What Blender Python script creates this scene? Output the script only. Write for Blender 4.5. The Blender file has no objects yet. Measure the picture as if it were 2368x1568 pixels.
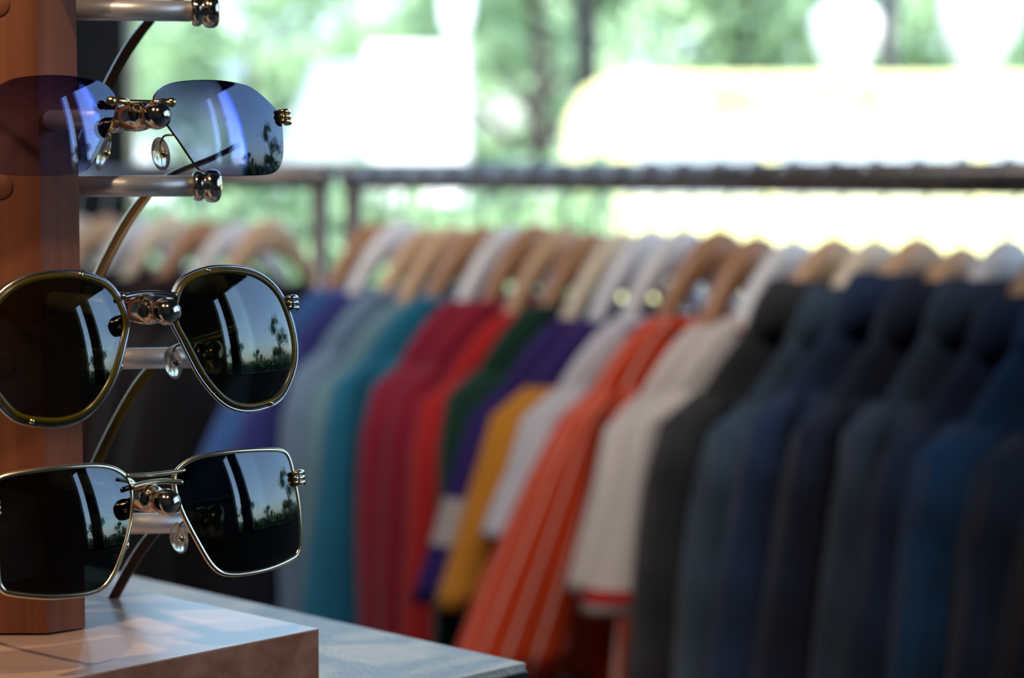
import bpy, math, random
from mathutils import Vector, Matrix
random.seed(7)
EYE=1.35
sc=bpy.context.scene
try:
    sc.view_settings.view_transform='Standard'
    sc.view_settings.look='None'
    sc.view_settings.exposure=0.0
except Exception as e: print(e)

# ---------------------------------------------------------------- materials
def newmat(name):
    m=bpy.data.materials.new(name); m.use_nodes=True
    nt=m.node_tree
    return m,nt,nt.nodes,nt.links,nt.nodes['Principled BSDF']
def pbr(name,col,rough=0.5,metal=0.0,noise=0.0,nscale=20,bump=0.0,bscale=60,spec=0.5,sheen=0.0):
    m,nt,N,L,b=newmat(name)
    b.inputs['Base Color'].default_value=(*col,1); b.inputs['Roughness'].default_value=rough
    b.inputs['Metallic'].default_value=metal
    b.inputs['Specular IOR Level'].default_value=spec
    if sheen: b.inputs['Sheen Weight'].default_value=sheen
    tc=N.new('ShaderNodeTexCoord')
    if noise:
        n=N.new('ShaderNodeTexNoise'); n.inputs['Scale'].default_value=nscale; n.inputs['Detail'].default_value=4
        L.new(tc.outputs['Object'],n.inputs['Vector'])
        r=N.new('ShaderNodeValToRGB')
        r.color_ramp.elements[0].position=.3; r.color_ramp.elements[1].position=.7
        r.color_ramp.elements[0].color=(*[c*(1-noise) for c in col],1)
        r.color_ramp.elements[1].color=(*[min(1,c*(1+noise)) for c in col],1)
        L.new(n.outputs['Fac'],r.inputs['Fac']); L.new(r.outputs['Color'],b.inputs['Base Color'])
    if bump:
        n2=N.new('ShaderNodeTexNoise'); n2.inputs['Scale'].default_value=bscale
        L.new(tc.outputs['Object'],n2.inputs['Vector'])
        bp=N.new('ShaderNodeBump'); bp.inputs['Strength'].default_value=bump; bp.inputs['Distance'].default_value=.002
        L.new(n2.outputs['Fac'],bp.inputs['Height']); L.new(bp.outputs['Normal'],b.inputs['Normal'])
    return m
def wood(name,c1,c2,rough=.4,axis='Z',scale=1.0,spec=.5):
    m,nt,N,L,b=newmat(name)
    tc=N.new('ShaderNodeTexCoord'); mp=N.new('ShaderNodeMapping')
    s={'Z':(90,90,3),'X':(3,90,90),'Y':(90,3,90)}[axis]
    mp.inputs['Scale'].default_value=[v*scale for v in s]
    n=N.new('ShaderNodeTexNoise'); n.inputs['Scale'].default_value=1; n.inputs['Detail'].default_value=6; n.inputs['Distortion'].default_value=.6
    r=N.new('ShaderNodeValToRGB')
    r.color_ramp.elements[0].position=.35; r.color_ramp.elements[1].position=.68
    r.color_ramp.elements[0].color=(*c1,1); r.color_ramp.elements[1].color=(*c2,1)
    L.new(tc.outputs['Object'],mp.inputs['Vector']); L.new(mp.outputs['Vector'],n.inputs['Vector'])
    L.new(n.outputs['Fac'],r.inputs['Fac']); L.new(r.outputs['Color'],b.inputs['Base Color'])
    b.inputs['Roughness'].default_value=rough; b.inputs['Specular IOR Level'].default_value=spec
    return m
def lensmat(name,top,bot,refl=1.0,zspan=.018,gc=(.85,.93,1)):
    m,nt,N,L,b=newmat(name); N.remove(b)
    out=[n for n in N if n.type=='OUTPUT_MATERIAL'][0]
    tc=N.new('ShaderNodeTexCoord'); sp=N.new('ShaderNodeSeparateXYZ'); L.new(tc.outputs['Object'],sp.inputs[0])
    mr=N.new('ShaderNodeMapRange'); mr.inputs['From Min'].default_value=-zspan; mr.inputs['From Max'].default_value=zspan
    L.new(sp.outputs['Z'],mr.inputs['Value'])
    r=N.new('ShaderNodeValToRGB'); r.color_ramp.elements[0].color=(*bot,1); r.color_ramp.elements[1].color=(*top,1)
    L.new(mr.outputs['Result'],r.inputs['Fac'])
    t=N.new('ShaderNodeBsdfTransparent'); L.new(r.outputs['Color'],t.inputs['Color'])
    g=N.new('ShaderNodeBsdfGlossy'); g.inputs['Roughness'].default_value=.0; g.inputs['Color'].default_value=(*gc,1)
    f=N.new('ShaderNodeFresnel'); f.inputs['IOR'].default_value=1.55
    mu=N.new('ShaderNodeMath'); mu.operation='MULTIPLY'; mu.inputs[1].default_value=refl; mu.use_clamp=True
    L.new(f.outputs[0],mu.inputs[0])
    mx=N.new('ShaderNodeMixShader'); L.new(mu.outputs[0],mx.inputs[0]); L.new(t.outputs[0],mx.inputs[1]); L.new(g.outputs[0],mx.inputs[2])
    L.new(mx.outputs[0],out.inputs['Surface'])
    return m
def stripes(name,base,stripe,n=14,w=.1,rough=.8,vband=None,bandcol=None):
    m,nt,N,L,b=newmat(name)
    uv=N.new('ShaderNodeUVMap'); uv.uv_map='UVMap'; sp=N.new('ShaderNodeSeparateXYZ'); L.new(uv.outputs[0],sp.inputs[0])
    mul=N.new('ShaderNodeMath'); mul.operation='MULTIPLY'; mul.inputs[1].default_value=n; L.new(sp.outputs['X'],mul.inputs[0])
    fr=N.new('ShaderNodeMath'); fr.operation='FRACT'; L.new(mul.outputs[0],fr.inputs[0])
    lt=N.new('ShaderNodeMath'); lt.operation='LESS_THAN'; lt.inputs[1].default_value=w; L.new(fr.outputs[0],lt.inputs[0])
    mx=N.new('ShaderNodeMix'); mx.data_type='RGBA'; mx.inputs[6].default_value=(*base,1); mx.inputs[7].default_value=(*stripe,1)
    L.new(lt.outputs[0],mx.inputs[0])
    last=mx.outputs[2]
    if vband:
        for (a,c) in vband:
            g1=N.new('ShaderNodeMath'); g1.operation='COMPARE'; g1.inputs[1].default_value=(a+c)/2; g1.inputs[2].default_value=(c-a)/2
            L.new(sp.outputs['Y'],g1.inputs[0])
            m2=N.new('ShaderNodeMix'); m2.data_type='RGBA'; L.new(last,m2.inputs[6]); m2.inputs[7].default_value=(*bandcol,1)
            L.new(g1.outputs[0],m2.inputs[0]); last=m2.outputs[2]
    L.new(last,b.inputs['Base Color']); b.inputs['Roughness'].default_value=rough
    b.inputs['Specular IOR Level'].default_value=.2
    return m

# ---------------------------------------------------------------- mesh helpers
def frame(d):
    d=d.normalized(); a=Vector((0,0,1)) if abs(d.z)<.9 else Vector((1,0,0))
    u=d.cross(a).normalized(); return u, d.cross(u).normalized()
def tube(pts,r,n=8,closed=False,mi=0,flat=1.0):
    pts=[Vector(p) for p in pts]; k=len(pts); rr=r if isinstance(r,(list,tuple)) else [r]*k
    V=[];F=[]
    prev=None
    for i,p in enumerate(pts):
        if closed: d=pts[(i+1)%k]-pts[i-1]
        else: d=pts[min(i+1,k-1)]-pts[max(i-1,0)]
        d.normalize()
        if prev is None: u,_=frame(d)
        else:
            u=prev-d*prev.dot(d); u.normalize()
        v=d.cross(u); prev=u
        for j in range(n):
            a=2*math.pi*j/n
            V.append(p+u*math.cos(a)*rr[i]*flat+v*math.sin(a)*rr[i])
    m=k if closed else k-1
    for i in range(m):
        for j in range(n):
            a=i*n+j; b=i*n+(j+1)%n; c=((i+1)%k)*n+(j+1)%n; d=((i+1)%k)*n+j
            F.append((a,b,c,d))
    if not closed:
        F.append(tuple(reversed(range(n)))); F.append(tuple(range((k-1)*n,k*n)))
    return (V,F,mi,True,None)
def lathe(prof,o,ax,n=28,mi=0):
    o=Vector(o); ax=Vector(ax).normalized(); u,v=frame(ax); V=[];F=[]
    for (l,r) in prof:
        for j in range(n):
            a=2*math.pi*j/n; V.append(o+ax*l+(u*math.cos(a)+v*math.sin(a))*max(r,1e-5))
    for i in range(len(prof)-1):
        for j in range(n):
            F.append((i*n+j,i*n+(j+1)%n,(i+1)*n+(j+1)%n,(i+1)*n+j))
    F.append(tuple(range((len(prof)-1)*n,len(prof)*n))); F.append(tuple(reversed(range(n))))
    return (V,F,mi,True,None)
def box(x0,x1,y0,y1,z0,z1,mi=0,M=None):
    V=[Vector((x,y,z)) for z in (z0,z1) for y in (y0,y1) for x in (x0,x1)]
    if M is not None: V=[M@v for v in V]
    F=[(0,2,3,1),(4,5,7,6),(0,1,5,4),(2,6,7,3),(0,4,6,2),(1,3,7,5)]
    return (V,F,mi,False,None)
def prism(poly,axis0,axis1,ax,o,d0,d1,mi=0):
    o=Vector(o);a0=Vector(axis0);a1=Vector(axis1);ax=Vector(ax);n=len(poly)
    V=[o+a0*p[0]+a1*p[1]+ax*d0 for p in poly]+[o+a0*p[0]+a1*p[1]+ax*d1 for p in poly]
    F=[tuple(reversed(range(n))),tuple(range(n,2*n))]+[(i,(i+1)%n,n+(i+1)%n,n+i) for i in range(n)]
    return (V,F,mi,False,None)
def loft(rings,mi=0,cap=False):
    n=len(rings[0]);V=[];F=[];UV=[]
    m=len(rings)
    for r in rings: V+= [Vector(p) for p in r]
    for i in range(m-1):
        for j in range(n):
            F.append((i*n+j,i*n+(j+1)%n,(i+1)*n+(j+1)%n,(i+1)*n+j))
            UV.append([(j/n,i/(m-1)),((j+1)/n,i/(m-1)),((j+1)/n,(i+1)/(m-1)),(j/n,(i+1)/(m-1))])
    if cap:
        F.append(tuple(reversed(range(n)))); UV.append([(0,0)]*n)
        F.append(tuple(range((m-1)*n,m*n))); UV.append([(0,1)]*n)
    return (V,F,mi,True,UV)
def sphere(c,r,n=14,mi=0,sc3=(1,1,1),M=None):
    V=[];F=[]
    c=Vector(c)
    for i in range(n+1):
        ph=math.pi*i/n
        for j in range(2*n):
            th=math.pi*j/n
            p=Vector((r*sc3[0]*math.sin(ph)*math.cos(th),r*sc3[1]*math.sin(ph)*math.sin(th),r*sc3[2]*math.cos(ph)))
            if M is not None: p=M@p
            V.append(c+p)
    for i in range(n):
        for j in range(2*n):
            F.append((i*2*n+j,(i+1)*2*n+j,(i+1)*2*n+(j+1)%(2*n),i*2*n+(j+1)%(2*n)))
    return (V,F,mi,True,None)
def make(name,parts,mats,bevel=0,parent=None,origin=None):
    V=[];F=[];MI=[];SM=[];UVs=[]
    for (v,f,mi,sm,uv) in parts:
        o=len(V); V+=v
        for k,ff in enumerate(f):
            F.append(tuple(i+o for i in ff)); MI.append(mi); SM.append(sm)
            UVs.append(uv[k] if uv else [(0,0)]*len(ff))
    if origin is None:
        lo=Vector([min(p[i] for p in V) for i in range(3)]); hi=Vector([max(p[i] for p in V) for i in range(3)])
        origin=(lo+hi)/2
    origin=Vector(origin)
    me=bpy.data.meshes.new(name); me.from_pydata([tuple(p-origin) for p in V],[],F)
    me.uv_layers.new(name='UVMap')
    flat=[c for u in UVs for p in u for c in p]
    me.uv_layers[0].data.foreach_set('uv',flat)
    for i,p in enumerate(me.polygons):
        p.material_index=MI[i]; p.use_smooth=SM[i]
    for m in mats: me.materials.append(m)
    me.validate(); me.update()
    ob=bpy.data.objects.new(name,me); ob.location=origin
    sc.collection.objects.link(ob)
    if bevel:
        b=ob.modifiers.new('bevel','BEVEL'); b.width=bevel; b.segments=3; b.limit_method='ANGLE'; b.angle_limit=math.radians(50)
    if parent: 
        ob.parent=parent; ob.matrix_parent_inverse=Matrix.Translation(-parent.location)
    return ob
def catmull(P,sub=6,closed=True):
    out=[];n=len(P)
    for i in range(n if closed else n-1):
        if closed: p0,p1,p2,p3=P[i-1],P[i],P[(i+1)%n],P[(i+2)%n]
        else: p0,p1,p2,p3=P[max(i-1,0)],P[i],P[i+1],P[min(i+2,n-1)]
        for k in range(sub):
            t=k/sub
            out.append(tuple(.5*((2*b)+(-a+c)*t+(2*a-5*b+4*c-d)*t*t+(-a+3*b-3*c+d)*t**3) for a,b,c,d in zip(p0,p1,p2,p3)))
    if not closed: out.append(tuple(P[-1]))
    return out

# ---------------------------------------------------------------- camera
cd=bpy.data.cameras.new('camera'); cam=bpy.data.objects.new('camera',cd); sc.collection.objects.link(cam)
cd.sensor_width=23.6; cd.lens=50; cd.clip_start=.02; cd.clip_end=300
cam.location=(0,0,EYE); cam.rotation_euler=(math.radians(90-4.24),0,0)
cd.dof.use_dof=True; cd.dof.focus_distance=.845; cd.dof.aperture_fstop=5.0; cd.dof.aperture_blades=0
sc.camera=cam

# ---------------------------------------------------------------- world & sun
w=bpy.data.worlds.new('sky'); sc.world=w; w.use_nodes=True
wn=w.node_tree.nodes; wl=w.node_tree.links
st=wn.new('ShaderNodeTexSky'); st.sky_type='NISHITA'; st.sun_disc=False; st.sun_elevation=math.radians(50); st.sun_rotation=math.radians(180)
st.dust_density=2.5
wl.new(st.outputs[0],wn['Background'].inputs['Color']); wn['Background'].inputs['Strength'].default_value=.8
sl=bpy.data.lights.new('sun','SUN'); sl.energy=6.0; sl.angle=math.radians(1); sl.color=(1,.97,.93)
so=bpy.data.objects.new('sun',sl); sc.collection.objects.link(so); so.location=(0,0,12)
so.rotation_euler=Vector((-.25,.62,-.75)).to_track_quat('-Z','Y').to_euler()

# ---------------------------------------------------------------- room shell
M_floor=pbr('floor_concrete',(.12,.115,.11),.5,noise=.25,nscale=3)
M_ceil=pbr('ceiling_paint',(.05,.05,.055),.8,noise=.1,nscale=4)
M_wall=pbr('wall_plaster',(.16,.15,.145),.8,noise=.08,nscale=3)
M_frame=pbr('window_frame_metal',(.012,.018,.03),.4,noise=.2,nscale=8)
M_alu=pbr('aluminium_trim',(.45,.52,.6),.35,metal=.6,noise=.1,nscale=12)
XL,XR,YN,YF,H=-3.5,4.0,-4.0,5.6,4.2
make('floor',[box(XL-.2,XR+.2,YN-.2,YF+.2,-.1,0)],[M_floor])
make('ceiling',[box(XL-.2,XR+.2,YN-.2,YF+.2,H,H+.15)],[M_ceil])
make('wall_left',[box(XL-.2,XL,YN,YF,0,H)],[M_wall])
make('wall_back',[box(XL-.2,XR+.2,YN-.2,YN,0,H)],[M_wall])
make('wall_front',[box(XL,XR,YF,YF+.18,0,.35),box(XL,XR,YF,YF+.18,3.1,H),
     box(XL,XL+.3,YF,YF+.18,.35,3.1),box(XR-.4,XR,YF,YF+.18,.35,3.1)],[M_wall])
KZ=1.0
make('wall_right',[box(XR,XR+.2,YN,YF+.2,0,KZ),box(XR,XR+.2,YN,YF+.2,4.0,H),
     box(XR,XR+.2,YN,-1.0,KZ,4.0),box(XR,XR+.2,4.4,YF+.2,KZ,4.0)],[M_wall])
gm,nt,N,L,b=newmat('window_glass'); N.remove(b); out=[n for n in N if n.type=='OUTPUT_MATERIAL'][0]
t=N.new('ShaderNodeBsdfTransparent'); t.inputs[0].default_value=(.93,.97,.97,1); g=N.new('ShaderNodeBsdfGlossy'); g.inputs['Roughness'].default_value=.02
mx=N.new('ShaderNodeMixShader'); mx.inputs[0].default_value=.05; L.new(t.outputs[0],mx.inputs[1]); L.new(g.outputs[0],mx.inputs[2]); L.new(mx.outputs[0],out.inputs[0])
def window(name,axis,c,a0,a1,z0,z1,mull):
    P=[]
    def bb(p0,p1,q0,q1,d=.05,mi=0):
        if axis=='x': return box(p0,p1,c-d,c+d,q0,q1,mi)
        return box(c-d,c+d,p0,p1,q0,q1,mi)
    P+=[bb(a0,a1,z0,z0+.07),bb(a0,a1,z1-.07,z1),bb(a0,a0+.07,z0,z1),bb(a1-.07,a1,z0,z1)]
    for (m0,m1) in mull: P.append(bb(m0,m1,z0,z1,.07))
    P.append(bb(a0,a1,z0,z1,.004,1))
    return make(name,P,[M_frame,gm])
window('window_1','x',YF+.09,XL+.3,XR-.4,.35,3.1,[(-1.24,-.99),(1.85,1.95)])
window('window_2','y',XR+.1,-1.0,4.4,KZ,4.0,[(-.62,-.10)])
make('trim_1',[box(-.99,1.85,YF-.02,YF+.02,EYE+.022,EYE+.042)],[M_alu])
make('baseboard_left',[box(XL,XL+.02,YN,YF,0,.1)],[M_frame])
make('baseboard_back',[box(XL,XR,YN,YN+.02,0,.1)],[M_frame])

# ---------------------------------------------------------------- track spotlights: display pair, plus added rack lamps
M_blk=pbr('black_paint',(.01,.01,.012),.4,noise=.1)
M_bulb,nt,N,L,b=newmat('lamp_face'); b.inputs['Emission Color'].default_value=(1,.75,.45,1); b.inputs['Emission Strength'].default_value=12
def spot(pos,aim,energy,size=60,col=(1,.72,.45)):
    pos=Vector(pos);d=(Vector(aim)-pos).normalized()
    ob=make('track_spotlight',[lathe([(-.09,.02),(-.08,.035),(.06,.045),(.062,.04),(.05,.038)],pos,d,20,0),
        lathe([(.045,.0),(.046,.036)],pos,d,20,1),tube([pos,(pos.x,pos.y,H)],.008,8)],[M_blk,M_bulb])
    l=bpy.data.lights.new('spot_lamp','SPOT'); l.energy=energy; l.spot_size=math.radians(size); l.spot_blend=.6; l.color=col; l.shadow_soft_size=.035
    o=bpy.data.objects.new('spot_lamp',l); sc.collection.objects.link(o); o.location=pos+d*.08
    o.rotation_euler=d.to_track_quat('-Z','Y').to_euler()
    o.parent=ob; o.matrix_parent_inverse=Matrix.Translation(-ob.location)
spot((-1.0,-.2,2.95),(-.2,.9,1.3),85,40,(1,.66,.38))
spot((.1,-.4,2.95),(-.15,.85,1.25),50,40)
spot((-.5,1.6,2.95),(-.1,3.1,1.1),85,60,(1,.93,.87))  # unseen lamp added to brighten the coloured shirts
spot((.6,1.1,2.95),(.5,2.5,1.25),22,60,(1,.93,.87))  # another added lamp, unseen, lifting the jackets
spot((-1.4,2.6,2.95),(-.8,4.1,1.0),70,75,(1,.90,.80))  # unseen extra lamp, put in to lighten the left end of the racks
make('ceiling_track',[box(-1.6,1.2,-.32,-.28,H-.03,H)],[M_blk])

# ---------------------------------------------------------------- display stand
M_post=wood('walnut_laminate',(.18,.056,.028),(.33,.12,.06),.5)
M_base=wood('walnut_base',(.26,.10,.06),(.44,.22,.15),.35,'X',1.0,.5)
M_basetop=wood('tan_laminate_top',(.58,.40,.31),(.68,.50,.40),.28,'X',.5,.7)
M_chrome=pbr('satin_aluminium',(.86,.86,.88),.38,metal=.65,noise=.04,nscale=200)
M_polish=pbr('polished_chrome',(.70,.63,.56),.12,metal=1,noise=.03,nscale=50)
PC=Vector((-.203,.90)); ZB=EYE-.1865
poly=[(-.036,-.0245),(.013,-.0245),(.0262,-.0125),(.017,.024),(-.022,.031),(-.045,.008)]
parts=[prism(poly,(1,0,0),(0,1,0),(0,0,1),(PC.x,PC.y,0),ZB+.001,EYE+.30,0)]
Mb=Matrix.Translation((PC.x-.001,PC.y-.014,0))@Matrix.Rotation(math.radians(46.5),4,'Z')
hs=.0875
parts.append(box(-hs,hs,-hs,hs,ZB-.03,ZB-.0006,1,Mb))
parts.append(box(-hs,hs,-hs,hs,ZB-.0006,ZB,4,Mb))
def pdir(deg): a=math.radians(-90+deg); return Vector((math.cos(a),math.sin(a),0))
kn=[(0,.0043),(.0006,.0058),(.002,.0064),(.0038,.0062),(.0045,.0054),(.0052,.0054),(.006,.0066),(.0078,.0070),(.0098,.0069),(.0112,.0060),(.012,.0043),(.0124,.0)]
side_z=[.1415,.0695,-.0033,-.0755,-.1455]
d=pdir(100)
for z in side_z:
    o=Vector((PC.x,PC.y,EYE+z))
    parts.append(lathe([(0.012,.0044),(.0725,.0044)],o,d,24,2))
    parts.append(lathe([(l+.070,r) for l,r in kn],o,d,28,3))
d0=pdir(0)
for z in side_z:
    o=Vector((PC.x,PC.y,EYE+z))+Vector((-.003,0,0))
    parts.append(lathe([(.022,.0052),(.0248,.0052),(.0252,.0046),(.0253,0)],o,d0,24,0))
dk=pdir(40)
knob=[(-.037,.0042),(-.0365,.0055),(-.034,.0060),(-.031,.0060),(-.029,.0050),(-.028,.0045),(-.022,.0045),(-.021,.0054),(-.017,.0056),(-.013,.0056),(-.010,.0052),(-.009,.0042),(-.0065,.0036),(-.005,.0040),(-.003,.0048),(0,.0052),(.003,.0045),(.0048,.0025),(.0053,0)]
KN=[(.0962,.109),(.0233,.109),(-.0499,.1144),(-.1222,.113)]
for z,Lk in KN:
    o=Vector((PC.x,PC.y,EYE+z))
    parts.append(lathe([(.015,.004),(Lk-.036,.004)],o,dk,24,2))
    parts.append(lathe([(l+Lk,r) for l,r in knob],o,dk,28,3))
make('sunglasses_display_stand',parts,[M_post,M_base,M_chrome,M_polish,M_basetop])

M_top=pbr('table_leatherette',(.46,.55,.58),.32,noise=.08,nscale=120,bump=.5,bscale=500)
M_side=pbr('table_black_edge',(.008,.009,.012),.4,noise=.1)
ZT=ZB-.0302
Mt=Matrix.Translation((.006,.959,0))@Matrix.Rotation(math.radians(45),4,'Z')
S=.62
tp=[box(-S,0,0,S,ZT-.004,ZT,0,Mt),box(-S-.001,.001,-.001,S+.001,ZT-.045,ZT-.004,1,Mt),
    box(-S+.03,-.03,.03,S-.03,.08,ZT-.045,1,Mt),box(-S+.06,-.06,.06,S-.06,.0,.08,1,Mt)]
make('display_table',tp,[M_top,M_side])

# ---------------------------------------------------------------- sunglasses
M_gold=pbr('gold_metal',(.95,.68,.34),.2,metal=1,noise=.05,nscale=80)
M_silver=pbr('silver_metal',(.75,.75,.75),.2,metal=1,noise=.05,nscale=80)
M_gun=pbr('gunmetal',(.52,.52,.54),.2,metal=1,noise=.05,nscale=80)
M_champ=pbr('champagne_metal',(1.0,.84,.60),.24,metal=1,noise=.05,nscale=80)
M_olive=pbr('olive_acetate',(.075,.060,.004),.2,noise=.2,nscale=60)
M_brown=pbr('dark_acetate',(.03,.018,.012),.12,noise=.4,nscale=60)
M_dark=pbr('dark_edge',(.02,.02,.035),.2,noise=.1)
M_pad,nt,N,L,b=newmat('silicone_pad'); b.inputs['Base Color'].default_value=(.85,.85,.85,1); b.inputs['Transmission Weight'].default_value=.7; b.inputs['Roughness'].default_value=.15
L_blue=lensmat('lens_blue_gradient',(.40,.37,.66),(.78,.80,1.0),2.0,.016,(.62,.74,1))
L_green=lensmat('lens_dark_green',(.24,.24,.17),(.31,.32,.24),2.2,.03)
L_grey=lensmat('lens_dark_grey',(.14,.17,.16),(.18,.21,.19),2.2,.03)
YAW=math.radians(38)
def sunglasses(name,B,outline,kind,mats,bridge_z,hinge_z,pad_z,pitch=10,tdrop=5,tip=(25,45)):
    ph=math.radians(pitch)
    Wd=Vector((math.cos(YAW),math.sin(YAW),0)); Bk=Vector((-math.sin(YAW),math.cos(YAW),0)); B=Vector(B)
    def Wp(u,b,z):
        u/=1000;b/=1000;z/=1000
        z2=z*math.cos(ph)-b*math.sin(ph); b2=b*math.cos(ph)+z*math.sin(ph)
        return B+Wd*u+Bk*b2+Vector((0,0,z2))
    uc=sum(p[0] for p in outline)/len(outline); zc=sum(p[1] for p in outline)/len(outline)
    def sag(u,z): return u*u/900+((u-uc)**2+(z-zc)**2)/(2*95)-3
    P=[]
    ol=catmull(outline,6)
    n=len(ol)
    for sgn in (1,-1):
        NR=10; th=1.6
        V=[];F=[]
        for side in (0,1):
            base=len(V); V.append(Wp(sgn*uc,sag(uc,zc)+side*th,zc))
            for r in range(1,NR+1):
                f=r/NR
                for (u,z) in ol:
                    uu=uc+(u-uc)*f; zz=zc+(z-zc)*f
                    V.append(Wp(sgn*uu,sag(uu,zz)+side*th,zz))
            for j in range(n):
                a=base;b_=base+1+j;c=base+1+(j+1)%n
                F.append((a,b_,c) if (side^(sgn<0)) else (a,c,b_))
            for r in range(NR-1):
                for j in range(n):
                    a=base+1+r*n+j;b_=base+1+r*n+(j+1)%n;c=b_+n;d_=a+n
                    F.append((a,d_,c,b_) if (side^(sgn<0)) else (a,b_,c,d_))
        P.append((V,F,0,True,None))
        half=1+NR*n
        V2=[V[1+(NR-1)*n+j] for j in range(n)]+[V[half+1+(NR-1)*n+j] for j in range(n)]
        F2=[(j,(j+1)%n,n+(j+1)%n,n+j) for j in range(n)]
        P.append((V2,F2,3,True,None))
        if kind!='rimless':
            def offs(k):
                o=[]
                for (u,z) in ol:
                    l=math.hypot(u-uc,z-zc); o.append((u+(u-uc)/l*k,z+(z-zc)/l*k))
                return o
            if kind=='double':
                P.append(tube([Wp(sgn*u,sag(u,z)+.6,z) for u,z in offs(.9)],.00085,10,True,1,1.3))
                P.append(tube([Wp(sgn*u,sag(u,z)+.3,z) for u,z in offs(-.8)],.00125,10,True,4,1.0))
                for q in (0.18,0.62):
                    u,z=offs(0)[int(q*n)]; P.append(sphere(Wp(sgn*u,sag(u,z)-.6,z),.0011,6,2))
            else:
                P.append(tube([Wp(sgn*u,sag(u,z)+.6,z) for u,z in offs(.1)],.00105,10,True,1,1.2))
        uo=max(p[0] for p in outline); bz=sag(uo,hinge_z)
        for q in (-1.9,0,1.9):
            P.append(tube([Wp(sgn*(uo-2.0),bz-1.6,hinge_z+q),Wp(sgn*(uo+1.5),bz-1.7,hinge_z+q*1.05),Wp(sgn*(uo+3.2),bz-.4,hinge_z+q*1.1),Wp(sgn*(uo+3.4),bz+2.5,hinge_z+q)],[.0009,.00125,.00125,.001],10,False,1))
        P.append(sphere(Wp(sgn*(uo-1.0),bz-1.8,hinge_z),.0013,8,2))
        P.append(tube([Wp(sgn*(uo-1.5),bz+1.2,hinge_z),Wp(sgn*(uo+3.3),bz+1.6,hinge_z)],.0017,10,False,1))
        td=math.tan(math.radians(tdrop))
        tp_=[(uo+3,bz+2,hinge_z),(uo+4,bz+25,hinge_z-23*td),(uo+3,bz+60,hinge_z-58*td),(uo-2,bz+92,hinge_z-90*td),(uo-8,bz+112,hinge_z-112*td-tip[0]*.35),(uo-14,bz+130,hinge_z-130*td-tip[0]),(uo-20,bz+146,hinge_z-140*td-tip[1])]
        cp=catmull(tp_,5,False); m=len(cp)
        rad=[.0013+.0010*max(0,min(1,(i/m-.45)/.2)) for i in range(m)]
        cut=int(m*.55)
        P.append(tube([Wp(sgn*a,b_,c) for a,b_,c in cp[:cut+1]],rad[:cut+1],10,False,5,.7))
        P.append(tube([Wp(sgn*a,b_,c) for a,b_,c in cp[cut:]],[r*1.15 for r in rad[cut:]],10,False,6,.7))
        pc=Wp(sgn*12.2,9,pad_z)
        Mr=Matrix.Rotation(YAW,3,'Z')@Matrix.Rotation(sgn*math.radians(40),3,'Z')@Matrix.Rotation(sgn*math.radians(-18),3,'Y')
        P.append(sphere(pc,.0068,12,7,(.30,.55,1.0),Mr))
        P.append(sphere(pc+Bk*-.0022,.0016,8,1))
        P.append(tube([tuple(v) for v in catmull([tuple(Wp(sgn*14,1.5,pad_z+6)),tuple(Wp(sgn*11.5,4,pad_z+6)),tuple(Wp(sgn*10.8,6.5,pad_z+3)),tuple(pc)],4,False)],.00045,8,False,1))
    ui=min(p[0] for p in outline)
    if kind=='rimless':
        for sgn in (1,-1):
            P.append(tube([Wp(sgn*(ui+5.5),-1.6,bridge_z),Wp(sgn*(ui+1.5),-2,bridge_z),Wp(sgn*(ui-1),-1.6,bridge_z),Wp(sgn*(ui-3),-.6,bridge_z)],[.0012,.0016,.0013,.0013],10,False,2))
            P.append(sphere(Wp(sgn*(ui+4.5),-2,bridge_z),.0019,8,2))
            P.append(tube([Wp(sgn*(ui+3),-2.3,bridge_z+1.5),Wp(sgn*(ui+3),-2.3,bridge_z-1.5)],.0009,8,False,2))
    ar=.25 if kind=='rimless' else 1.0
    br=catmull([(-ui-1.5,0,bridge_z),(-ui*.5,.6,bridge_z+ar),(0,.8,bridge_z+1.2*ar),(ui*.5,.6,bridge_z+ar),(ui+1.5,0,bridge_z)],5,False)
    P.append(tube([Wp(*q) for q in br],.0011,10,False,1,1.2))
    if kind=='metal':
        br=catmull([(-ui-3,-.2,bridge_z+4.5),(-ui*.4,-.6,bridge_z+4.2),(ui*.4,-.6,bridge_z+4.2),(ui+3,-.2,bridge_z+4.5)],5,False)
        P.append(tube([Wp(*q) for q in br],.0008,10,False,1))
    return make(name,P,mats,origin=Wp(0,0,zc))
O1=[(8.2,3.2),(10,7.2),(14,9.8),(21.2,11.1),(34.7,11.6),(47,10.6),(53,8.8),(60,4.4),(65.4,.2),(66.3,-3),(66.2,-13),(64.8,-19),(61.5,-23),(55,-24.9),(36.7,-25.8),(26,-24.4),(22,-21.5),(16,-12.5),(11.3,-4.7)]
O2=[(10,-3),(13.8,8),(21.4,13),(34,15),(49.6,13),(60.6,5),(65.8,-10),(65.4,-23),(57.5,-35.5),(47.6,-39.4),(36.9,-39.7),(28,-36),(19.4,-26.5),(12.9,-12.7)]
O3=[(9.5,.7),(12,6.3),(20.4,10.1),(36,11),(53.6,10.5),(61.2,9.2),(63.4,6),(64,0),(65,-14),(64.8,-26),(63.6,-30.8),(59.6,-33.2),(45.7,-36),(30,-36.2),(22.3,-32.3),(15.9,-21.5),(11,-9.5)]
m1=[L_blue,M_gold,M_gold,M_dark,M_gold,M_brown,M_gold,M_pad]
m0=[L_grey,M_silver,M_gold,M_dark,M_gold,M_brown,M_brown,M_pad]
m2=[L_green,M_gun,M_gold,M_olive,M_olive,M_champ,M_olive,M_pad]
m3=[L_grey,M_champ,M_champ,M_dark,M_champ,M_brown,M_brown,M_pad]
sunglasses('sunglasses',(-.141,.8255,EYE+.0995),O1,'rimless',m0,2.3,-1.3,-16)
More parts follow.
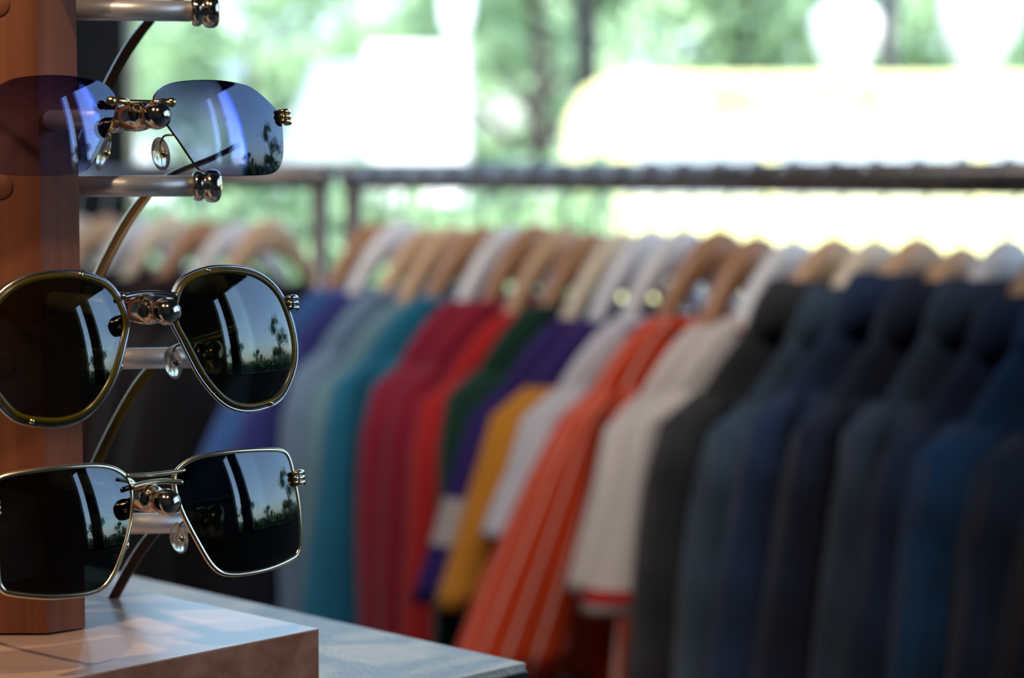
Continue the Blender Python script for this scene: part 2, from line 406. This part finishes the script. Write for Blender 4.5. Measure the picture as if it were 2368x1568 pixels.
sunglasses('sunglasses',(-.141,.8255,EYE+.0266),O1,'rimless',m1,1.9,-1.3,-16)
sunglasses('sunglasses',(-.137,.822,EYE-.0498),O2,'double',m2,5.2,1.0,-20)
sunglasses('sunglasses',(-.1355,.822,EYE-.118),O3,'metal',m3,1.2,-1.5,-20)

# ---------------------------------------------------------------- clothes racks
Rd=Vector((.586,-.81,0)).normalized(); Wv=Vector((.81,.586,0)).normalized(); RO=Vector((-.314,3.55,EYE))
def RP(k): return RO+Rd*k
M_rod=pbr('rack_pipe_steel',(.27,.245,.235),.38,metal=.7,noise=.3,nscale=6)
RR=.0185
def rack(name,k0,k1):
    P=[tube([RP(k0),RP(k1)],RR,16)]
    for k in (k0+.02,k1-.02):
        c=RP(k)
        P.append(tube([c,(c.x,c.y,.06)],.0150,12))
        a=c-Wv*.26;b2=c+Wv*.26
        P.append(tube([(a.x,a.y,.06),(b2.x,b2.y,.06)],.0150,12))
        for q in (a,b2): P.append(lathe([(0,.0),(.001,.02),(.045,.02),(.046,0)],(q.x,q.y,.001),(0,0,1),16))
        P.append(sphere(c,.023,8))
    a=RP(k0+.02);b2=RP(k1-.02)
    P.append(tube([(a.x,a.y,.06),(b2.x,b2.y,.06)],.0150,12))
    return make(name,P,[M_rod])
rack('clothes_rack',.085,2.15)
rack('clothes_rack',-1.75,.02)

HW=[wood('hanger_oak',(.60,.35,.19),(.74,.49,.29),.35,'Z',.3),wood('hanger_beech',(.42,.19,.09),(.54,.29,.14),.35,'Z',.3),
    wood('hanger_maple',(.80,.65,.48),(.88,.76,.58),.35,'Z',.3),pbr('hanger_white',(.85,.84,.87),.35,noise=.04)]
M_hook=pbr('hook_wire',(.5,.5,.52),.25,metal=1,noise=.05)
def hanger(k,mat,yaw=0):
    o=RP(k); Ry=Matrix.Rotation(yaw,3,'Z'); W=Ry@Wv; T=Ry@Rd
    def G(s,t_,z): return o+W*s+T*t_+Vector((0,0,z))
    dz=random.uniform(-.006,.008)
    prof=[(-.192,-.292),(-.178,-.276),(-.15,-.248),(-.12,-.215),(-.10,-.182),(-.08,-.146),(-.058,-.112),(-.035,-.087),(-.015,-.074),(0,-.071)]
    prof=prof+[(-a,b_) for a,b_ in reversed(prof[:-1])]
    rings=[]
    for s,z in prof:
        f=abs(s)/.192
        h=.060*(1-f)+.020*f; th=.0105+.003*(1-f); fw=0
        if f<.5: z+=dz
        ring=[]
        for j in range(14):
            a=2*math.pi*j/14
            ring.append(G(s,fw+th*math.copysign(abs(math.cos(a))**.7,math.cos(a)),z-h/2+h/2*math.copysign(abs(math.sin(a))**.7,math.sin(a))))
        rings.append(ring)
    P=[loft(rings,0,True)]
    r=RR+.003
    hk=[(0,0,-.085),(0,0,-.05),(.005,0,-.036),(.0155,0,-.020),(r,0,-.004),(r*.9,0,.010),(r*.5,0,.0175),(0,0,r),(-r*.5,0,.0175),(-r*.9,0,.010),(-r,0,-.006)]
    P.append(tube([G(*q) for q in catmull(hk,3,False)],.0022,8,False,1))
    make('wooden_hanger',P,[mat,M_hook])
def ring(G,hw,ht,z,c=0,n=44,amp=0,ph=0,fr=5):
    r=[]
    for j in range(n):
        a=2*math.pi*j/n
        s=hw*math.cos(a); t_=ht*math.copysign(abs(math.sin(a))**.75,math.sin(a))
        fold=amp*math.sin(fr*math.cos(a)*2+ph+z*3)+amp*.5*math.sin(fr*4.3*math.cos(a)+ph*2)
        r.append(G(c+s,t_+fold,z))
    return r
def garment(name,k,mat,length=.74,hw=.205,sleeve='short',sl=.30,sr=.065,collar=False,trim=None,yaw=0,smat=None,flare=.05,ht=.022):
    o=RP(k); Ry=Matrix.Rotation(yaw,3,'Z'); W=Ry@Wv; T=Ry@Rd; ph=random.uniform(0,6)
    up=(.022 if collar else .004)+random.uniform(-.012,.006)
    def G(s,t_,z): return o+W*s+T*t_+Vector((0,0,z+up))
    o2=o+Vector((0,0,up))
    zs=-.280
    nz=.176
    lv=[(-nz,.108,.021),(-.186,.124,.024),(-.202,.144,.025),(-.224,.166,.026),(-.250,.188,.027),(zs,hw-.004,.027),(zs-.03,hw+.004,.024),(zs-.1,hw,ht+.003)]
    n=8
    for i in range(1,n+1):
        f=i/n; lv.append((zs-.1+(-length-(zs-.1))*f,hw+.006*math.sin(f*5+ph),ht+.004*f))
    rings=[ring(G,h,t_,z,0,44,min(.012,max(0,(-z-.26)*.04)),ph) for z,h,t_ in lv]
    P=[loft(rings,0)]
    P.append(loft([ring(G,.106,.021,-nz-.001),ring(G,.110,.026,-nz-.008),ring(G,.122,.030,-nz-.018),ring(G,.116,.025,-nz-.012)],1))
    if collar:
        P.append(loft([ring(G,.118,.027,-.190),ring(G,.100,.031,-.165),ring(G,.086,.031,-.135),ring(G,.092,.037,-.133),ring(G,.112,.041,-.158),ring(G,.134,.037,-.200)],0))
        for sg in (-1,1):
            P.append(prism([(sg*.02,-.145),(sg*.095,-.160),(sg*.110,-.220),(sg*.06,-.240)],W,(0,0,1),T,o2,.034,.040,0))
        P.append(box(0,1,0,1,0,1,0,Matrix(((W.x*.035,T.x*.004,0,G(-.017,.030,-length).x),(W.y*.035,T.y*.004,0,G(-.017,.030,-length).y),(0,0,length-.24,G(0,0,-length).z),(0,0,0,1)))))
        for i in range(5):
            P.append(lathe([(0,.009),(.003,.009),(.0045,.006),(.0046,0)],G(0,.034,-.28-i*.1),T,12,1))
        for sg in (-1,1):
            P.append(prism([(sg*.06,-.38),(sg*.17,-.38),(sg*.17,-.48),(sg*.115,-.505),(sg*.06,-.48)],W,(0,0,1),T,o2,.027,.034,0))
    for sg in (-1,1):
        rs=[]
        if sleeve=='short':
            path=[(hw-.045,zs+.022,.03,.022),(hw-.012,zs-.015,.050,.028),(hw+.006,zs-.08,sr*.95,.031)]
            m=7
            for i in range(1,m+1):
                f=i/m; path.append((hw+.006+flare*f,zs-.08-(sl-.08)*f,sr*(.95+.35*f),.032+.006*f))
            path.append((hw+.006+flare-.001,zs-sl-.001,sr*1.2,.032))
        else:
            path=[(hw-.045,zs+.020,.03,.022),(hw-.017,zs-.012,.048,.03),(hw-.008,zs-.08,.056,.034)]
            m=9
            for i in range(1,m+1):
                f=i/m; path.append((hw-.008+flare*math.sin(f*2.2),zs-.08-(sl-.08)*f,.056-.014*f,.034-.006*f))
        for (c,z,r_,t_) in path:
            rs.append(ring(G,r_,t_,z,sg*c,28,.005,ph+sg+z*9,2))
        P.append(loft(rs,2))
        if sleeve=='long':
            c,z,r_,t_=path[-1]
            P.append(loft([ring(G,r_*1.05,t_*1.1,z+.05,sg*c,28),ring(G,r_*1.1,t_*1.15,z+.045,sg*c,28),ring(G,r_*1.1,t_*1.15,z-.005,sg*c,28),ring(G,r_*.9,t_*.9,z-.006,sg*c,28)],0))
        if collar:
            P.append(tube([G(sg*(c+r_*.98),0,z) for (c,z,r_,t_) in path[1:5]],.0012,6,False,3))
    tr=trim or mat
    ob=make(name,P,[mat,tr,smat or mat,M_stitch])
    sd=ob.modifiers.new('s','SOLIDIFY'); sd.thickness=.0015
    return ob
def cloth(n,c,rough=.85,noise=.12,sc_=9): return pbr(n,c,rough,noise=noise,nscale=sc_,bump=.3,bscale=300,spec=.25,sheen=.15)
M_stitch=pbr('stitch_thread',(.12,.09,.07),.8,noise=.1)
C={
'royal':cloth('cotton_royal',(.04,.12,.36)),'indigo':cloth('cotton_indigo',(.03,.035,.19)),
'greyblue':cloth('cotton_greyblue',(.16,.25,.38)),'sea':cloth('cotton_sea',(.15,.28,.34)),'teal':cloth('cotton_teal',(.012,.155,.27)),
'crimson':cloth('cotton_crimson',(.28,.010,.035)),'red':cloth('cotton_red',(.52,.018,.020)),'forest':cloth('cotton_forest',(.006,.040,.025)),
'purple':cloth('mesh_purple',(.032,.016,.13)),'mustard':cloth('mesh_mustard',(.62,.24,.02)),'white':cloth('mesh_white',(.62,.61,.67)),
'cream':cloth('mesh_cream',(.68,.60,.57)),'black':cloth('cotton_black',(.008,.006,.008)),'brown':cloth('cotton_brown',(.022,.010,.010)),
'trimred':cloth('rib_red',(.5,.02,.02)),'trimblue':cloth('rib_blue',(.02,.05,.35)),
'char':cloth('denim_charcoal',(.026,.027,.032),noise=.4,sc_=14),'slate':cloth('denim_slate',(.030,.055,.088),noise=.4,sc_=14),
'navy':cloth('denim_navy',(.010,.024,.070),noise=.45,sc_=14),'navy2':cloth('denim_ink',(.007,.012,.032),noise=.45,sc_=14),
'blue':cloth('denim_blue',(.010,.055,.17),noise=.35,sc_=14),'grey':cloth('denim_grey',(.025,.042,.078),noise=.4,sc_=14)}
M_orange=stripes('jersey_orange',(.68,.058,.010),(.92,.60,.52),n=15,w=.11)
M_creamband=stripes('jersey_cream_band',(.68,.60,.57),(.68,.60,.57),n=2,w=.1,vband=[(.76,.84),(.89,.94)],bandcol=(.5,.02,.02))
M_purpleband=stripes('jersey_purple_band',(.032,.016,.13),(.032,.016,.13),n=2,w=.1,vband=[(.36,.60)],bandcol=(.48,.42,.40))
btn=M_gold
L5=dict(sleeve='long',sl=.5)
J=dict(sleeve='long',sl=.62,collar=True,hw=.218)
items=[
('black_shirt',-1.35,'black',.78,L5),('black_shirt',-1.22,'black',.78,L5),('brown_shirt',-1.08,'brown',.78,L5),
('black_shirt',-.94,'black',.80,L5),('black_shirt',-.80,'black',.80,L5),('brown_shirt',-.66,'brown',.80,L5),
('black_shirt',-.53,'black',.82,L5),('brown_shirt',-.40,'brown',.82,L5),('black_shirt',-.28,'black',.82,L5),('black_shirt',-.17,'black',.82,L5),
('blue_shirt',.175,'royal',.76,dict(sl=.22)),
('indigo_shirt',.245,'indigo',.80,dict(sl=.24)),
('grey_blue_shirt',.318,'greyblue',.80,dict(sleeve='long',sl=.53,flare=.02)),
('sea_green_shirt',.39,'sea',.74,dict(sleeve='long',sl=.50,flare=.02)),
('teal_shirt',.46,'teal',.74,dict(sl=.42,sr=.050,flare=.03)),
('crimson_shirt',.53,'crimson',.82,dict(sleeve='long',sl=.56,flare=.02)),
('crimson_shirt',.595,'crimson',.82,dict(sleeve='long',sl=.56,flare=.02)),
('red_shirt',.66,'red',.82,dict(sleeve='long',sl=.55,flare=.02)),
('forest_green_shirt',.725,'forest',.84,dict(sleeve='long',sl=.55,flare=.02)),
('purple_jersey',.79,'purple',.84,dict(sl=.25,sr=.062,flare=.04,trim='trimred',smat='PBAND')),
('mustard_jersey',.85,'purple',.84,dict(sl=.25,sr=.058,flare=.05,smat='mustard')),
('white_jersey',.915,'white',.84,dict(sl=.16,sr=.055,trim='trimblue',flare=.02)),
('orange_pinstripe_jersey',.985,'ORANGE',.92,dict(sl=.32,sr=.078,flare=.09)),
('cream_jersey',1.055,'cream',.84,dict(sl=.20,sr=.055,flare=.02)),
('cream_jersey',1.12,'cream',.84,dict(sl=.23,sr=.058,flare=.03,smat='BAND',trim='trimred')),
('denim_jacket',1.19,'char',.95,J),('denim_jacket',1.258,'slate',.95,J),('denim_jacket',1.325,'navy',.95,J),
('denim_jacket',1.392,'navy2',.95,J),('denim_jacket',1.458,'grey',.95,J),('denim_jacket',1.525,'navy',.95,J),
('denim_jacket',1.592,'blue',.95,J),('denim_jacket',1.662,'navy',.95,J),('denim_jacket',1.735,'navy2',.95,J),('denim_jacket',1.81,'navy',.95,J),
]
def gm_(x): return {'ORANGE':M_orange,'BAND':M_creamband,'PBAND':M_purpleband}.get(x) or C[x]
hseq=[2,0,2,2,0,3,2,1,3,0, 1,3,0,0,1,3,1,0,1,2,3,3,1,1,3,0,2,0,0,3,0,0,2,0,1]
for i,(nm,k,mt,ln,kw) in enumerate(items):
    kw=dict(kw); yaw=random.uniform(-.07,.07)
    for q in ('trim','smat'):
        if q in kw: kw[q]=gm_(kw[q])
    if kw.get('collar'): kw['trim']=btn
    garment(nm,k,gm_(mt),ln,yaw=yaw,**kw)
    hanger(k,HW[hseq[i%len(hseq)]],yaw)

# ---------------------------------------------------------------- outdoors
M_pave=pbr('pavement',(.42,.42,.42),.8,noise=.1,nscale=.8)
def foliage(name,c1,c2):
    m,nt,N,L,b=newmat(name)
    oi=N.new('ShaderNodeTexCoord'); nn=N.new('ShaderNodeTexNoise'); nn.inputs['Scale'].default_value=1.3; L.new(oi.outputs['Object'],nn.inputs['Vector'])
    rr=N.new('ShaderNodeValToRGB'); rr.color_ramp.elements[0].position=.35; rr.color_ramp.elements[1].position=.65
    rr.color_ramp.elements[0].color=(*c1,1); rr.color_ramp.elements[1].color=(*c2,1)
    L.new(nn.outputs['Fac'],rr.inputs['Fac']); L.new(rr.outputs['Color'],b.inputs['Base Color']); b.inputs['Roughness'].default_value=.5
    tl=N.new('ShaderNodeBsdfTranslucent'); L.new(rr.outputs['Color'],tl.inputs['Color'])
    mx=N.new('ShaderNodeMixShader'); mx.inputs[0].default_value=.35; out=[n for n in N if n.type=='OUTPUT_MATERIAL'][0]
    L.new(b.outputs[0],mx.inputs[1]); L.new(tl.outputs[0],mx.inputs[2]); L.new(mx.outputs[0],out.inputs[0])
    return m
M_leaf=foliage('foliage',(.20,.34,.21),(.54,.72,.40))
M_leaf2=foliage('foliage_dark',(.04,.09,.05),(.10,.2,.08))
M_bark=pbr('bark',(.06,.05,.045),.9,noise=.3,nscale=10)
M_asph=pbr('asphalt',(.05,.05,.055),.9,noise=.15,nscale=2)
make('ground_outside',[box(-40,40,YF+.2,60,-.12,-.02),box(XR+.2,40,-30,YF+.2,-.12,-.02,1)],[M_pave,M_asph])
def tree_mesh(seed,h=4.3,r=2.1,nl=3000,low=.9,nc=20,ls=1.0):
    rnd=random.Random(seed); V=[];F=[]
    clumps=[]
    for i in range(nc):
        a=rnd.uniform(0,6.28); rad=r*math.sqrt(rnd.random()); z=rnd.uniform(low,h)
        rad*= .6+.4*math.sin(math.pi*min(1,max(0,(z-low)/(h-low)))) 
        clumps.append((Vector((rad*math.cos(a),rad*math.sin(a),z)),rnd.uniform(.35,.75)))
    for i in range(nl):
        c,cr=rnd.choice(clumps)
        p=c+Vector((rnd.gauss(0,1),rnd.gauss(0,1),rnd.gauss(0,.8)))*cr*.5
        u=Vector((rnd.gauss(0,1),rnd.gauss(0,1),rnd.gauss(0,1))).normalized(); v=u.orthogonal().normalized(); s=rnd.uniform(.05,.10)*ls
        o=len(V); V+=[p-u*s*1.5,p+v*s*.7,p+u*s*1.5,p-v*s*.7]; F.append((o,o+1,o+2,o+3))
    parts=[(V,F,1,False,None),tube([(0,0,-.02),(.05,0,1.2),(-.05,.05,2.6),(0,0,h*.8)],[.13,.10,.08,.03],10)]
    for c,cr in clumps[:12]:
        parts.append(tube([(0,0,min(c.z*.6,2.4)),tuple(c*.5+Vector((0,0,c.z*.3))),tuple(c)],[.05,.035,.015],6))
    return parts
base_trees=[make('tree',tree_mesh(s),[M_bark,M_leaf],origin=(0,0,0)) for s in (1,2,3)]
side_trees=[make('tree',tree_mesh(s,5.2,1.7,3200,1.0,20,1.3),[M_bark,M_leaf2],origin=(0,0,0)) for s in (5,6)]
pos=[(-5.6,24),(-2.9,24.5),(.3,24.5),(2.6,25),(5.4,24.5),(8.2,25),(-4.4,29),(4.0,30),(.9,30.5),(-1.6,30)]
for i,(x,y) in enumerate(pos):
    if i<3: ob=base_trees[i]
    else:
        ob=bpy.data.objects.new('tree',base_trees[i%3].data); sc.collection.objects.link(ob)
    ob.location=(x,y,0); ob.rotation_euler=(0,0,i*1.3); s=random.uniform(.85,1.15); ob.scale=(s,s,s)
for i,(x,y,s) in enumerate([(12.5,4.6,.85),(11.5,9.5,1.1),(15,-3.2,.8),(17,-7.5,.85),(17.5,.6,.55)]):
    if i<2: ob=side_trees[i]
    else:
        ob=bpy.data.objects.new('tree',side_trees[i%2].data); sc.collection.objects.link(ob)
    ob.location=(x,y,0); ob.rotation_euler=(0,0,i*1.7); ob.scale=(s,s,s)
def hedge(x0,x1,y0,y1,h,nl,ls,mat,seed):
    rnd=random.Random(seed); V=[];F=[]
    for i in range(nl):
        x=rnd.uniform(x0,x1); y=rnd.uniform(y0,y1); z=rnd.uniform(0,1)**.8*h*(1+.10*math.sin((x+y)*5)+.06*math.sin((x+y)*13))+.08
        p=Vector((x,y,z)); u=Vector((rnd.gauss(0,1),rnd.gauss(0,1),rnd.gauss(0,1))).normalized(); v=u.orthogonal().normalized(); s=rnd.uniform(.03,.06)*ls
        o=len(V); V+=[p-u*s*1.5,p+v*s*.7,p+u*s*1.5,p-v*s*.7]; F.append((o,o+1,o+2,o+3))
    stems=[]
    for i in range(11):
        f=(i+.5)/11; x=x0+(x1-x0)*f if x1-x0>y1-y0 else (x0+x1)/2; y=y0+(y1-y0)*f if y1-y0>x1-x0 else (y0+y1)/2
        stems.append(tube([(x,y,-.02),(x+.03,y,h*.5),(x,y,h*.95)],[.02,.015,.006],6))
    make('hedge',[(V,F,1,False,None)]+stems,[M_bark,mat])
hedge(-2.6,.45,9.8,10.4,1.20,5600,1.0,M_leaf,11)
hedge(8.6,9.4,-7,8,1.35,9000,2.2,M_leaf2,12)
M_bld=pbr('pale_facade',(.55,.62,.68),.7,noise=.08,nscale=.6); M_gls=pbr('facade_glass',(.18,.25,.32),.15,noise=.2,nscale=.5)
def building(x0,x1,y,h,nx,nz):
    P=[box(x0,x1,y,y+5,-.02,h,0),box(x0-.1,x1+.1,y-.15,y+5,h,h+.3,0)]
    for i in range(nx):
        for j in range(nz):
            a=x0+(x1-x0)*(i+.2)/nx; b2=x0+(x1-x0)*(i+.8)/nx; z0=.9+j*(h-.8)/nz; P.append(box(a,b2,y-.03,y+.02,z0,z0+(h-.8)/nz*.55,1))
    make('building',P,[M_bld,M_gls])
building(-14,-1.5,38,4.6,9,2); building(2,16,42,5.5,9,3)
M_tyre=pbr('tyre',(.015,.015,.015),.8,noise=.1); M_hub=pbr('wheel_hub',(.5,.5,.5),.3,metal=1,noise=.05)
M_yel=pbr('yellow_paint',(.90,.87,.40),.35,noise=.04,nscale=2); M_wht=pbr('white_paint',(.9,.9,.9),.35,noise=.03,nscale=2)
M_cgl=pbr('vehicle_window_glass',(.5,.55,.58),.06,noise=.1,nscale=2,spec=1.0); M_bump=pbr('bumper_plastic',(.05,.05,.055),.6,noise=.1)  # vehicle glass base is pale to paint in the sky's reflection
M_tail=pbr('tail_lamp',(.9,.25,.2),.2,noise=.05); M_pale=pbr('pale_cab_paint',(.34,.40,.43),.35,noise=.05,nscale=2)
def vehicle(name,x0,y,prof,wins,wheels,width,paint,extra=None,winmat=M_cgl):
    o=(x0,y,0)
    P=[prism(prof,(1,0,0),(0,0,1),(0,1,0),o,0,width,0)]
    for wp in wins: P.append(prism(wp,(1,0,0),(0,0,1),(0,1,0),o,-.012,.01,1))
    for wx in wheels:
        for yy in (-.02,width-.2):
            P.append(lathe([(0,.2),(.0,.33),(.03,.36),(.19,.36),(.22,.33),(.22,.2)],(x0+wx,y+yy,.34),(0,1,0),24,2))
            P.append(lathe([(-.01,0.0),(-.01,.2),(.02,.22)],(x0+wx,y+yy,.34),(0,1,0),20,3))
    L0=max(p[0] for p in prof)
    P+= [box(x0-.06,x0+.15,y-.02,y+width+.02,.35,.6,4),box(x0+L0-.15,x0+L0+.06,y-.02,y+width+.02,.35,.6,4)]
    P+= [box(x0+L0-.02,x0+L0+.02,y+.05,y+.2,.8,1.1,5),box(x0-.02,x0+.02,y+.05,y+.25,.75,.9,3)]
    if extra: P+=extra
    return make(name,P,[paint,winmat,M_tyre,M_hub,M_bump,M_tail,M_pale],bevel=.03)
vp=[(0,.4),(5.5,.4),(5.5,2.02),(.30,2.02),(.10,1.92),(0,1.74)]
van=vehicle('yellow_van',.36,14,vp,[[(.35,1.22),(1.25,1.22),(1.25,1.70),(.5,1.70)],[(1.35,1.22),(2.6,1.22),(2.6,1.70),(1.35,1.70)],[(2.7,1.22),(3.9,1.22),(3.9,1.70),(2.7,1.70)],[(4.0,1.22),(5.2,1.22),(5.2,1.70),(4.0,1.70)]],[.95,4.3],1.9,M_yel)
cu=bpy.data.curves.new('lettering','FONT'); cu.body='EKI    TVE'; cu.size=.26; cu.extrude=.004; cu.materials.append(pbr('lettering_paint',(.26,.25,.09),.5,noise=.05))
to=bpy.data.objects.new('lettering',cu); sc.collection.objects.link(to); to.rotation_euler=(math.pi/2,0,0); to.location=(1.28,13.985,1.76)
to.parent=van; to.matrix_parent_inverse=Matrix.Translation(-van.location)
bx=-1.76
bp_=[(.70,.45),(1.42,.45),(1.42,2.33),(.70,2.33)]
cab=prism([(0,.45),(.68,.45),(.68,2.22),(.3,2.18),(.06,1.6),(0,1.35)],(1,0,0),(0,0,1),(0,1,0),(bx,16,0),.05,1.95,6)
vehicle('white_box_truck',bx,16,bp_,[[(.12,1.42),(.6,1.42),(.6,2.05),(.32,2.05)]],[.35,1.05],2.0,M_wht,[cab])
cp_=[(0,.35),(4.1,.35),(4.15,.95),(3.9,1.15),(3.2,1.76),(.9,1.80),(.35,1.3),(.1,1.05)]
vehicle('white_car',-.2,18.3,cp_,[[(.75,1.3),(1.6,1.3),(1.6,1.66),(1.05,1.66)],[(1.7,1.3),(3.4,1.3),(3.1,1.66),(1.7,1.66)]],[.8,3.2],1.7,M_wht)
vehicle('white_car',-6.3,15.5,cp_,[[(.75,1.3),(1.6,1.3),(1.6,1.66),(1.05,1.66)],[(1.7,1.3),(3.4,1.3),(3.1,1.66),(1.7,1.66)]],[.8,3.2],1.7,M_wht)
M_globe=pbr('opal_glass',(.93,.93,.93),.3,noise=.02)
def lamp(x,y,z,r,px=.0,st=1.0):
    P=[tube([(x+px,y,0),(x+px,y,z+.9)],.07,12,False,0),lathe([(0,.12),(.05,.12),(.1,.06),(.3,.05)],(x+px,y,-.02),(0,0,1),16,0),
       tube([(x+px,y,z+.1),(x,y,z+.02)],.02,8,False,0),
       lathe([(-r*1.35*st,0),(-r*1.34*st,r*.45),(-r*.8*st,r*.62),(-r*.2*st,r*.92),(.25*r*st,r),(r*.7*st,r*.9),(r*.95*st,r*.5),(r*1.02*st,0)],(x,y-.05,z),(0,0,1),20,1)]
    make('street_lamp',P,[M_blk,M_globe])
lamp(2.56,16.8,EYE+1.08,.27,.34)
lamp(3.58,16.8,EYE+1.20,.31,.48)
lamp(-.47,18.4,EYE+1.38,.14,.0,1.5)
make('utility_pole',[tube([(.70,20.6,-.02),(.70,20.6,7)],[.11,.10],12),box(.0,1.4,20.55,20.65,6.4,6.5)],[M_blk])
